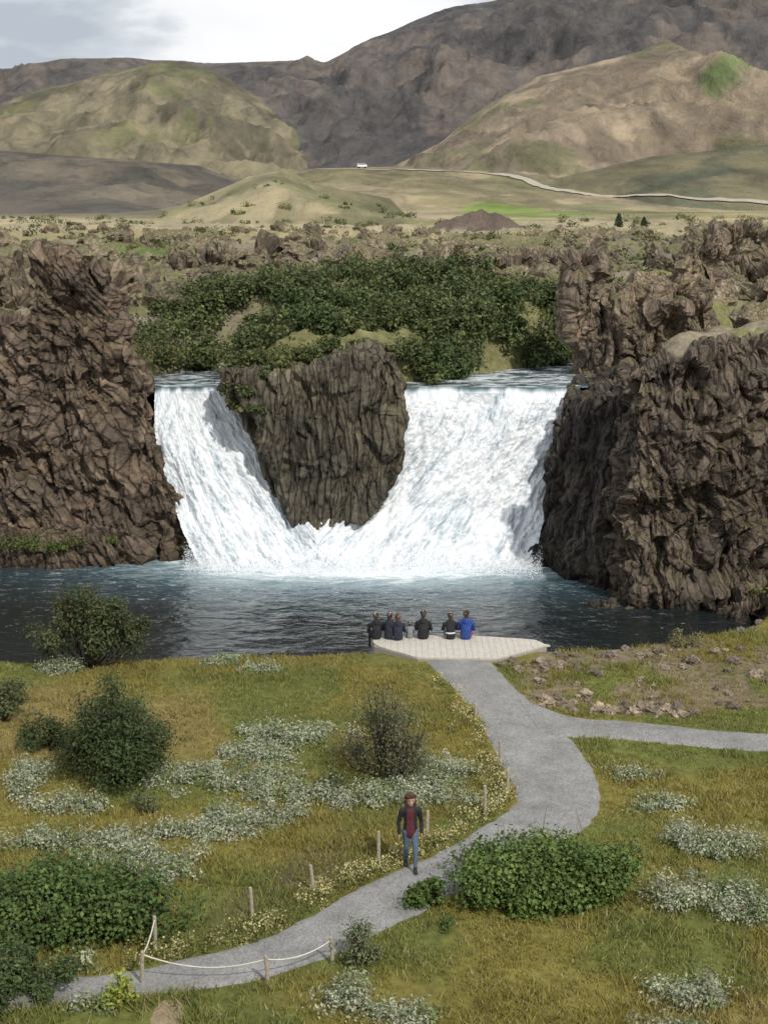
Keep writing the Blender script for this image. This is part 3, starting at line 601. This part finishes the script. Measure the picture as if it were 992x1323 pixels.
# shrub thicket above falls
A=Acc();cnt=0
while cnt<225:
    x0=rng.uniform(-11,10.2);y0=rng.uniform(70.3,84)
    if chd(np.array([x0]),np.array([y0]))[0]<.55: continue
    if x0<-9 and y0<74: continue
    if -7<x0<1.2 and y0<72.2 and not (x0<-4.3 or rng.random()<.1): continue
    if y0>79 and rng.random()<.35: continue
    cnt+=1
    z0=max(H(x0,y0),6.15)
    if -7<x0<1 and y0<72.5: z0=max(z0,7.0)
    r0=rng.uniform(.7,1.35)
    tone=(.070,.100,.034) if fbm(np.array([x0*.3]),np.array([y0*.3]),o=2,s=77)[0]<.52 else (.095,.118,.045)
    clumpset(x0,y0,z0-.1,r0,r0,r0*rng.uniform(1.,2.0),8,75,.10,tone,A,cr=.40,stems=False,alt=(.125,.145,.055),asp=.65,var=.4)
for (x0,y0,z0,r0) in [(-6.6,67.6,6.8,.9),(-5.8,67.2,6.9,.8),(-5.0,68.,7.0,.8),(-6.5,66.5,6.0,.6),(-6.2,66.0,5.4,.5),(-5.8,65.8,6.1,.55),(-5.0,66.1,6.6,.6),(-4.4,66.5,7.0,.6),(-5.5,65.7,5.3,.4),(-3.8,68.3,7.2,.7),(-3.0,67.6,7.3,.5),(-2.5,69,7.5,.7),(-1.0,69.5,7.6,.5),(-10.4,71.5,7,1.),(-11.8,73,7.6,1.1),(-9.8,73.4,6.6,.9),(-7.8,74.5,6.4,.9),(2.2,73.2,6.2,.9),(4.,74.4,6.3,1.),(1.4,70.6,6.4,.7),(1.0,71.5,7.,.9),(1.5,72.4,6.6,.8),(.6,69.8,7.2,.6),(5.5,76.5,6.5,1.1),(7.5,77.5,6.4,1.2),(6.5,78.5,7.2,1.2),(8.8,78.6,6.6,1.1)]:
    clumpset(x0,y0,z0,r0,r0,r0*1.3,8,85,.08,(.080,.102,.036),A,cr=.42,stems=False,alt=(.14,.14,.05),asp=.65,var=.35)
A.obj('shrub_thicket',M_leaf,False)
A=Acc()
for i in range(330):
    y0=84+rng.random()**1.4*230;x0=rng.uniform(-1,1)*(.27*y0+2)
    if chd(np.array([x0]),np.array([y0]))[0]<1: continue
    r0=rng.uniform(.5,1.2)*(1+y0/500)
    clumpset(x0,y0,H(x0,y0)-.2,r0*1.5,r0,r0*.75,4,45,.14,(.115,.13,.055),A,cr=.5,stems=False,alt=(.18,.18,.08),asp=.7)
A.obj('distant_shrubs',M_leaf,False)
A=Acc()
for (x0,y0,z0,r0) in [(-19,64.9,-.3,.9),(-17.5,64.3,-.4,.9),(-16.5,64.6,-.3,.9),(-15.4,64.4,-.3,.8),(-14.6,64.8,-.3,.7),(-13.8,64.5,-.4,.4),(-13,65,-.3,.5),(-11.8,65.3,-.2,.35),(14.6,57,-.4,.6),(15.4,56.2,-.9,.5)]:
    clumpset(x0,y0,z0,r0*1.6,r0,r0*.6,9,60,.06,(.10,.14,.035),A,cr=.6,stems=False,asp=.5,alt=(.14,.14,.05))
A.obj('bank_plants',M_leaf,False)
# grass
n=165000;gx=rng.uniform(-15,16,n);gy=23+rng.random(n)**1.25*28.5
d=fbm(gx*.9,gy*.9,o=3,s=55);k=(gy<Yb(gx)+.7)&~onpath(gx,gy)&(d+rng.uniform(-.2,.2,n)>.34)&(np.abs(gx)<.30*gy+3)
br=(gx>4.2)&(gy>43);k&=~(br&(rng.random(n)<.55)&(fbm(gx*.5,gy*.5,o=3,s=14)>.45));k&=~((gx>-.6)&(gx<5.6)&(gy>47.1))
k&=~((gx>-4.25)&(gx<-3.65)&(gy<26.2)&(rng.random(n)<.8))
gx,gy=gx[k],gy[k];n=len(gx);gc=grasscol(gx,gy);gz=terrain(gx,gy)
VV=[];CC=[]
for j in range(3):
    a=rng.uniform(0,6.28,n);hh=rng.uniform(.04,.10,n)*(1+1.1*(fbm(gx*.5,gy*.5,o=2,s=56)>.55)+.5*(1-sm(25,30,gy)));w=rng.uniform(.009,.020,n)
    bx=gx+rng.normal(0,.05,n);by=gy+rng.normal(0,.05,n);ln=rng.normal(0,.6,(n,2))*hh[:,None]
    p0=np.stack([bx-np.cos(a)*w,by-np.sin(a)*w,gz-.01],1);p1=np.stack([bx+np.cos(a)*w,by+np.sin(a)*w,gz-.01],1);p2=np.stack([bx+ln[:,0],by+ln[:,1],gz+hh],1)
    VV.append(np.stack([p0,p1,p2],1).reshape(-1,3));c=gc*rng.uniform(.85,1.6,(n,1));q=rng.random(n)<.12;c[q]=np.array([.36,.31,.16]);CC.append(np.repeat(c,3,0))
V=np.vstack(VV);obj('grass',V,np.arange(len(V)).reshape(-1,3),M_grass,np.vstack(CC),False)
for (x0,y0,hh) in [(33.5,225,2.4),(36.6,222,1.8)]:
    A=Acc();z0=H(x0,y0);V,F=tube([(x0,y0,z0-.2),(x0,y0,z0+hh*.6),(x0,y0,z0+hh)],[.14,.07,.02],6);A.add(V,F,(.08,.06,.04))
    for i in range(26):
        t=i/26;rr=(1-t)**.6*hh*.36
        n=40;a=rng.uniform(0,6.28,n);r_=rr*rng.random(n)**.6;P=np.stack([x0+r_*np.cos(a),y0+r_*np.sin(a),z0+.25+t*(hh-.3)-r_*.3+rng.normal(0,.05,n)],1)
        A.add(*leaves(P,np.stack([np.cos(a),np.sin(a),0*a],1),.14,(.05,.07,.035),.3,.4))
    A.obj('spruce_tree',M_leaf,False)
n=26000;a=rng.random(n);xs_=-8.5+15.2*a;P=np.stack([xs_,64.1+rng.normal(0,.6,n),-1.2+np.abs(rng.normal(0,.5,n))*(.4+1.1*fbm(xs_*.9,xs_*0,o=2,s=4)-.2)],1)
V,F,Cc=leaves(P,np.tile([0,-1.,.3],(n,1)),.020,(.88,.9,.92),.05,.9);obj('water_spray',V,F,M_leaf,Cc,False)
# ------------------------------------------------------------------ boxes
def box(name,c,s_,mat,parent=None,bev=.01,rot=0):
    bm=bmesh.new();bmesh.ops.create_cube(bm,size=1)
    for v in bm.verts: v.co=Vector((v.co.x*s_[0],v.co.y*s_[1],v.co.z*s_[2]))
    if bev: bmesh.ops.bevel(bm,geom=list(bm.edges),offset=bev,segments=2,affect='EDGES',profile=.5)
    me=bpy.data.meshes.new(name);bm.to_mesh(me);bm.free();me.materials.append(mat)
    o=bpy.data.objects.new(name,me);o.location=c;o.rotation_euler=(0,0,rot);return link(o,parent)
def empty(name,loc=(0,0,0)):
    e=bpy.data.objects.new(name,None);e.location=loc;e.empty_display_size=.2;return link(e)
M_deck=simple('deck_wood_material',(.50,.46,.40),.8,.15,8,.3)
DK=[(-.45,49.75),(2.6,49.9),(5.0,49.35),(5.35,48.7),(3.6,47.25),(1.1,47.35),(-.3,48.7)]
deck=empty('viewing_deck')
def clip_x(poly,x0):
    ys=[]
    for i in range(len(poly)):
        (a,b),(c,d)=poly[i],poly[(i+1)%len(poly)]
        if (a-x0)*(c-x0)<0: ys.append(b+(d-b)*(x0-a)/(c-a))
    return (min(ys),max(ys)) if len(ys)>=2 else None
px=-.36;i=0
while px<5.3:
    w=.20;r=clip_x(DK,px+.0101)
    r2=clip_x(DK,min(px+w-.006,5.33))
    if r and r2:
        top=.17+.003*math.sin(i*1.7);V=[(px,r[0],top),(px+w-.006,r2[0],top),(px+w-.006,r2[1],top),(px,r[1],top)]
        V+= [(a,b,top-.05) for a,b,c in V];F=[(0,1,2,3),(7,6,5,4),(0,4,5,1),(1,5,6,2),(2,6,7,3),(3,7,4,0)]
        me=bpy.data.meshes.new('plank');me.from_pydata(V,[],F);me.materials.append(M_deck);link(bpy.data.objects.new('plank_%d'%i,me),deck)
    px+=w;i+=1
V=[(a*.995,b*.9995,.118) for a,b in DK]+[(a*.995,b*.9995,-.12) for a,b in DK];n=len(DK)
F=[tuple(range(n)),tuple(range(n,2*n))[::-1]]+[(i,(i+1)%n,n+(i+1)%n,n+i) for i in range(n)]
me=bpy.data.meshes.new('frame');me.from_pydata(V,[],F);me.materials.append(simple('deck_frame_material',(.33,.30,.26),.85));link(bpy.data.objects.new('frame',me),deck)
for i,(a,b) in enumerate([(-.1,49.5),(2.5,49.6),(4.7,49.1)]): box('pile_%d'%i,(a,b,-1.1),(.15,.15,1.95),M_deck,deck)
M_post=simple('post_wood_material',(.36,.31,.24),.85,.3,15,.4);M_rope=simple('rope_material',(.6,.58,.52),.9)
PT=[(-4.54,28.35,.75),(-4.62,27.05,.7),(-2.72,29.65,.72),(-1.52,31.05,.6),(-.12,32.35,.72),(1.0,33.75,.65),(2.45,35.2,.78),(3.12,36.8,.7),(3.1,38.8,.72),(2.62,42.0,.45),(-2.2,26.95,.55),(-1.0,27.75,.55)]
tops=[]
for (a,b,h_) in PT:
    z=H(a,b);lx,ly=rng.normal(0,.025,2);r=.04
    V,F=tube([(a,b,z-.15),(a+lx*.5,b+ly*.5,z+h_*.5),(a+lx,b+ly,z+h_-.02),(a+lx,b+ly,z+h_),(a+lx,b+ly,z+h_+.001)],[r,r,r*.97,r*.8,.001],10)
    obj('fence_post',V,F,M_post,smooth=False);tops.append(np.array([a+lx,b+ly,z+h_-.07]))
def rope(i,j,sag):
    t=np.linspace(0,1,16)[:,None];P=tops[i]*(1-t)+tops[j]*t;P[:,2]-=sag*4*(t*(1-t))[:,0]
    V,F=tube(P,[.014]*16,6);obj('rope',V,F,M_rope)
rope(1,10,.22);rope(10,11,.14);rope(0,1,.1)
# ------------------------------------------------------------------ people
def bone(parts,S,a,b,ra,rb,mat,flat=(1,1,1),n=7):
    a=np.array(a,float);b=np.array(b,float)
    for i in range(n):
        t=i/(n-1);c=a*(1-t)+b*t;r=ra*(1-t)+rb*t
        parts.append(blob(c,(r*flat[0],r*flat[1],r*flat[2]),2 if r>.03 else 1));S.append((c,r,mat,flat))
def person(name,loc,rotz,bones,mats,voxel=.012,scale=1.,rule=None):
    parts=[];S=[]
    for b_ in bones: bone(parts,S,*b_)
    V,Nn,F=remesh(parts,voxel,3)
    fc=V[F].mean(1);best=np.full(len(fc),9.);mi=np.zeros(len(fc),int)
    for c,r,m,fl in S:
        d=np.linalg.norm((fc-c)/np.array(fl),axis=1)-r;k=d<best;best[k]=d[k];mi[k]=m
    if rule: mi=rule(fc,mi)
    e=empty(name,loc);e.rotation_euler=(0,0,rotz);e.scale=(scale,)*3
    obj('body',V,F,mats,MI=mi,parent=e);return e
SK=simple('skin_material',(.50,.31,.23),.6,.05);HD=simple('dark_hair_material',(.035,.025,.02),.7,.4,60,.8);HR=simple('auburn_hair_material',(.085,.032,.022),.7,.5,50,1.)
def cloth(n,c): return simple(n,c,.85,.25,14,.5)
NAVY=cloth('navy_jacket_material',(.018,.022,.035));BLK=cloth('black_jacket_material',(.015,.015,.018));BLUE=cloth('blue_jacket_material',(.02,.055,.25));MAR=cloth('maroon_top_material',(.10,.018,.028));JEAN=cloth('jeans_material',(.09,.13,.20));SHOE=cloth('shoe_material',(.03,.03,.035));GREY=cloth('grey_cloth_material',(.22,.22,.24));WHT=simple('white_trim_material',(.7,.7,.7));RED=cloth('red_cloth_material',(.35,.03,.03))
EYE=simple('eye_material',(.02,.015,.012),.2,0);LIP=simple('lip_material',(.35,.10,.09),.5,0)
def hand(bn,w,dr,side,thumb,m=0):
    w=np.array(w,float);dr=np.array(dr,float);dr/=np.linalg.norm(dr);side=np.array(side,float);side/=np.linalg.norm(side)
    pc=w+dr*.085
    for k,o in enumerate((-.028,-.009,.009,.028)):
        bn.append((w+side*o*.7,pc+side*o,.016,.013,m,(1,1,1),5))
    curl=np.cross(side,dr);curl=curl*.5
    for o,l in zip((-.031,-.010,.011,.031),(.07,.078,.072,.055)):
        a=pc+side*o;b=a+dr*l*.5+side*o*.1;c=b+(dr+curl*.9)/1.2*l*.5
        bn.append((a,b,.0105,.009,m,(1,1,1),6));bn.append((b,c,.009,.0075,m,(1,1,1),6))
    a=w+dr*.03+side*-.03;b=a+(dr*.6-side*.8)*.045;c=b+dr*.032
    bn.append((a,b,.013,.011,m,(1,1,1),5));bn.append((b,c,.011,.009,m,(1,1,1),5))
hz=1.60
B=[((0,0,hz-.05),(0,0,hz+.03),.082,.092,0,(.84,1,1.15),5),((0,-.055,hz-.075),(0,-.06,hz-.08),.045,.04,0,(1,1,1),2),
   ((0,-.098,hz+.005),(0,-.112,hz-.025),.011,.017,0,(1,1,1),3),((.083,0,hz-.01),(.083,.005,hz-.02),.02,.016,0,(.5,1,1.3),2),((-.083,0,hz-.01),(-.083,.005,hz-.02),.02,.016,0,(.5,1,1.3),2),
   ((0,.01,1.38),(0,0,hz-.08),.062,.055,0,(1,1,1),5),
   ((0,.0,.88),(0,0,1.10),.165,.145,1,(1,.72,1),6),((0,0,1.10),(0,.005,1.32),.145,.165,1,(1,.68,1),7),((0,.01,1.32),(0,.015,1.40),.15,.085,1,(1,.72,.8),5),
   ((0,.01,1.36),(.17,.01,1.345),.08,.068,1,(1,1,1),5),((0,.01,1.36),(-.17,.01,1.345),.08,.068,1,(1,1,1),5),
   ((.185,.01,1.34),(.245,.045,1.08),.066,.05,1,(1,1,1),8),((.245,.045,1.08),(.235,-.06,.87),.05,.038,1,(1,1,1),8),
   ((-.185,.01,1.34),(-.25,.03,1.08),.066,.05,1,(1,1,1),8),((-.25,.03,1.08),(-.245,-.05,.86),.05,.038,1,(1,1,1),8),
   ((.085,0,.88),(.095,-.13,.50),.098,.062,3,(1,1,1),9),((.095,-.13,.50),(.085,-.17,.10),.062,.042,3,(1,1,1),9),
   ((-.085,0,.88),(-.08,.05,.49),.098,.062,3,(1,1,1),9),((-.08,.05,.49),(-.07,.22,.16),.062,.042,3,(1,1,1),9),
   ((.085,-.15,.05),(.095,-.30,.04),.048,.036,4,(1,1,.85),6),((.085,-.17,.11),(.085,-.16,.05),.046,.046,4,(1,1,1),3),
   ((-.07,.22,.12),(-.075,.12,.045),.046,.036,4,(1,1,1),6),
   ((0,.02,hz+.065),(0,-.01,hz+.075),.10,.09,5,(1,1,.85),3)]
rr=np.random.default_rng(5)
for i in range(80):
    d=rr.normal(0,1,3);d/=np.linalg.norm(d)
    if d[1]<-.25 and d[2]<.42: continue
    if d[2]<-.75: continue
    c=np.array([0,.012,hz+.01])+d*np.array([.100,.107,.125])*rr.uniform(.92,1.1);B.append((c,c+rr.normal(0,.012,3),.036,.028,5,(1,1,1),2))
for sx in(-1,1):
    for k in range(4): B.append(((sx*.095,.02,hz-.04-.03*k),(sx*.11,.015,hz-.07-.03*k),.034,.028,5,(1,1,1),2))
hand(B,(.235,-.062,.865),(0,-.15,-1),(0,1,0),(0,-1,0));hand(B,(-.245,-.052,.855),(0,-.15,-1),(0,1,0),(0,-1,0))
def rule(fc,mi):
    k=(mi==1)&(fc[:,1]<-.03)&(np.abs(fc[:,0]+.01)<.072+.04*np.clip((1.1-fc[:,2])*2,0,1))&(fc[:,2]<1.42);mi[k]=2
    k=(mi==1)&(fc[:,2]<.86)&(np.abs(fc[:,0])<.19);mi[k]=2
    return mi
wx,wy=.58,31.9
wk=person('walking_woman',(wx,wy,H(wx,wy)+.035),.12,B,[SK,BLK,MAR,JEAN,SHOE,HR],.0075,1.03,rule)
def ball(name,c,r,mat,par):
    V,F=blob(c,r,2);me=bpy.data.meshes.new(name);me.from_pydata(V,[],F);me.materials.append(mat);link(bpy.data.objects.new(name,me),par)
for sx in(-1,1): ball('eye',(sx*.032,-.083,hz+.004),(.013,.008,.008),EYE,wk)
ball('mouth',(0,-.100,hz-.062),(.022,.007,.006),LIP,wk)
def seated(name,x,y,top,pants,hair,rot=0,sc=1.,lean=0,hood=False,band=None):
    q=.68
    B=[((0,.03+lean,q+.08),(0,.035+lean,q+.13),.082,.09,0,(.86,1,1.12),4),((0,.12+lean,q+.10),(0,.135+lean,q+.085),.012,.016,0,(1,1,1),3),
       ((.08,.03+lean,q+.10),(.082,.035+lean,q+.09),.02,.016,0,(.5,1,1.3),2),((-.08,.03+lean,q+.10),(-.082,.035+lean,q+.09),.02,.016,0,(.5,1,1.3),2),
       ((0,lean,.54),(0,.03+lean,q+.03),.06,.054,0,(1,1,1),4),
       ((0,-.02,.10),(0,-.03,.30),.165,.15,1,(1.05,.75,1),6),((0,-.03,.30),(0,lean-.005,.50),.15,.165,1,(1.05,.7,1),7),((0,lean,.5),(0,lean+.01,.57),.14,.08,1,(1,.75,.8),4),
       ((0,lean,.53),(.175,lean+.02,.505),.08,.07,1,(1,1,1),5),((0,lean,.53),(-.175,lean+.02,.505),.08,.07,1,(1,1,1),5),
       ((.19,lean+.02,.50),(.25,.14,.26),.068,.052,1,(1,1,1),8),((.25,.14,.26),(.14,.36,.23),.05,.038,1,(1,1,1),7),
       ((-.19,lean+.02,.50),(-.25,.14,.26),.068,.052,1,(1,1,1),8),((-.25,.14,.26),(-.14,.36,.23),.05,.038,1,(1,1,1),7),
       ((.09,0,.10),(.12,.42,.12),.10,.068,2,(1,1,1),8),((.12,.42,.12),(.12,.45,-.32),.062,.042,2,(1,1,1),8),
       ((-.09,0,.10),(-.12,.42,.12),.10,.068,2,(1,1,1),8),((-.12,.42,.12),(-.12,.45,-.32),.062,.042,2,(1,1,1),8),
       ((.12,.45,-.37),(.13,.58,-.38),.045,.034,3,(1,1,.85),5),((-.12,.45,-.37),(-.13,.58,-.38),.045,.034,3,(1,1,.85),5)]
    r2=np.random.default_rng(int(abs(x)*100)+3)
    for i in range(60):
        d=r2.normal(0,1,3);d/=np.linalg.norm(d)
        if d[1]>.35 and d[2]<.5: continue
        if d[2]<-.8: continue
        c=np.array([0,.03+lean,q+.12])+d*np.array([.082,.088,.098]);B.append((c,c*1.0,.028,.024,4,(1,1,1),2))
    B.append(((0,lean-.02,q+.06),(0,lean-.03,q+.0),.075,.06,4,(1,.8,1),3))
    hand(B,(.135,.365,.228),(-.25,1,-.1),(1,.2,0),(-1,0,0));hand(B,(-.135,.365,.228),(.25,1,-.1),(-1,.2,0),(1,0,0))
    if hood: B.append(((0,lean-.09,.55),(0,lean-.08,.60),.085,.08,1,(1.2,.8,.8),3))
    def rl(fc,mi):
        if band: mi[(mi==1)&(fc[:,2]>band[0])&(fc[:,2]<band[1])]=5
        return mi
    return person(name,(x,y,.176),rot,B,[SK,top,pants,SHOE,hair,WHT],.010,sc,rl)
Ys=49.42
seated('seated_person',-.25,Ys,BLK,NAVY,HD,.25,.98,.05,True)
seated('seated_person',.18,Ys,NAVY,NAVY,HD,-.3,1.,.02,False)
seated('seated_person',.46,Ys-.12,NAVY,JEAN,HR,.1,.98,.04,True)
seated('seated_child',.86,Ys+.1,GREY,JEAN,HD,0,.62,.03)
seated('seated_person',1.30,Ys+.02,BLK,NAVY,HD,-.05,1.05,.06,True)
seated('seated_person',2.20,Ys,BLK,GREY,HD,.1,1.,.03,False,band=(.2,.25))
seated('seated_person',2.72,Ys,BLUE,RED,HD,-.08,1.08,.02,True)
# ------------------------------------------------------------------ distant road + van
def road(pts,w,lift):
    R0=crs(pts,200);tn=np.gradient(R0,axis=0);tn/=np.linalg.norm(tn,axis=1)[:,None];nr=np.stack([-tn[:,1],tn[:,0]],1)
    ribbon('distant_road',R0-nr*w,R0+nr*w,M_road,lift,4,0)
road([(-38,770),(-10,750),(20,700),(50,640),(60,560),(74,490),(92,440),(120,400)],2.6,.35)
vx,vy=-10.5,757.;van=empty('white_van',(vx,vy,H(vx,vy)+.4));van.rotation_euler=(0,0,.3)
PW=simple('white_paint_material',(.8,.8,.8),.4);GL=simple('window_glass_material',(.03,.04,.05),.1);TY=simple('tyre_material',(.02,.02,.02),.9)
box('body',(0,0,1.1),(4.6,1.9,1.0),PW,van,.2);box('cabin',(-.3,0,1.8),(3.8,1.7,.7),PW,van,.2);box('side_window',(-.3,-.87,1.85),(3.3,.05,.4),GL,van,.01);box('windscreen',(1.62,0,1.8),(.06,1.4,.4),GL,van,.01)
for i,(a,b) in enumerate([(-1.5,-.9),(1.5,-.9),(-1.5,.9),(1.5,.9)]):
    V,F=tube([(a,b-.13,.42),(a,b-.12,.42),(a,b+.12,.42),(a,b+.13,.42)],[.001,.40,.40,.001],16);obj('wheel_%d'%i,V,F,TY,parent=van)
# ------------------------------------------------------------------ sky + sun
w=bpy.data.worlds.new('World');scene.world=w;w.use_nodes=True;nt=w.node_tree;nt.nodes.clear()
S=Vector((.40,-.66,.74)).normalized();el=math.asin(S.z);az=math.atan2(S.x,S.y)
sky=nt.nodes.new('ShaderNodeTexSky');sky.sky_type='NISHITA';sky.sun_disc=False;sky.sun_elevation=el;sky.sun_rotation=az
b1=nt.nodes.new('ShaderNodeBackground');b1.inputs[1].default_value=.12;nt.links.new(sky.outputs[0],b1.inputs[0])
tc=nt.nodes.new('ShaderNodeTexCoord')
def cl_(scale,loc,sc,det,dist,stops):
    mp=nt.nodes.new('ShaderNodeMapping');mp.inputs['Scale'].default_value=scale;mp.inputs['Location'].default_value=loc;nt.links.new(tc.outputs['Generated'],mp.inputs[0])
    n=N(nt,'ShaderNodeTexNoise',Scale=sc,Detail=det,Roughness=.5,Distortion=dist);nt.links.new(mp.outputs[0],n.inputs[0])
    r=ramp(nt,stops);nt.links.new(n.outputs[0],r.inputs[0]);return r
rc=cl_((2.2,2.2,7.),(.3,.1,.2),1.6,6.,.3,[(.30,(0,0,0)),(.46,(1,1,1))])
rb=cl_((3.,3.,9.),(.15,.4,.9),1.9,7.,.15,[(.40,(.52,.58,.65)),(.47,(.70,.75,.81)),(.52,(1.0,1.01,1.03)),(.7,(1.12,1.12,1.12))])
b2=nt.nodes.new('ShaderNodeBackground');b2.inputs[1].default_value=.95;nt.links.new(rb.outputs[0],b2.inputs[0])
mx=nt.nodes.new('ShaderNodeMixShader');nt.links.new(rc.outputs[0],mx.inputs[0]);nt.links.new(b1.outputs[0],mx.inputs[1]);nt.links.new(b2.outputs[0],mx.inputs[2])
wo=nt.nodes.new('ShaderNodeOutputWorld');nt.links.new(mx.outputs[0],wo.inputs[0])
l=bpy.data.lights.new('sun','SUN');l.energy=3.1;l.angle=math.radians(1.);l.color=(1,.955,.88);lo=link(bpy.data.objects.new('sun',l));lo.rotation_euler=(-S).to_track_quat('-Z','Y').to_euler()
# ------------------------------------------------------------------ camera
cam=bpy.data.cameras.new('camera');cam.sensor_fit='VERTICAL';cam.sensor_height=36;cam.lens=36*2000/1323;cam.clip_end=20000;cam.clip_start=.1
co=link(bpy.data.objects.new('camera',cam));co.location=(0,0,15);co.rotation_euler=(math.radians(90-12.02),0,0)
scene.camera=co
scene.view_settings.view_transform='Standard';scene.view_settings.look='None';scene.view_settings.exposure=0
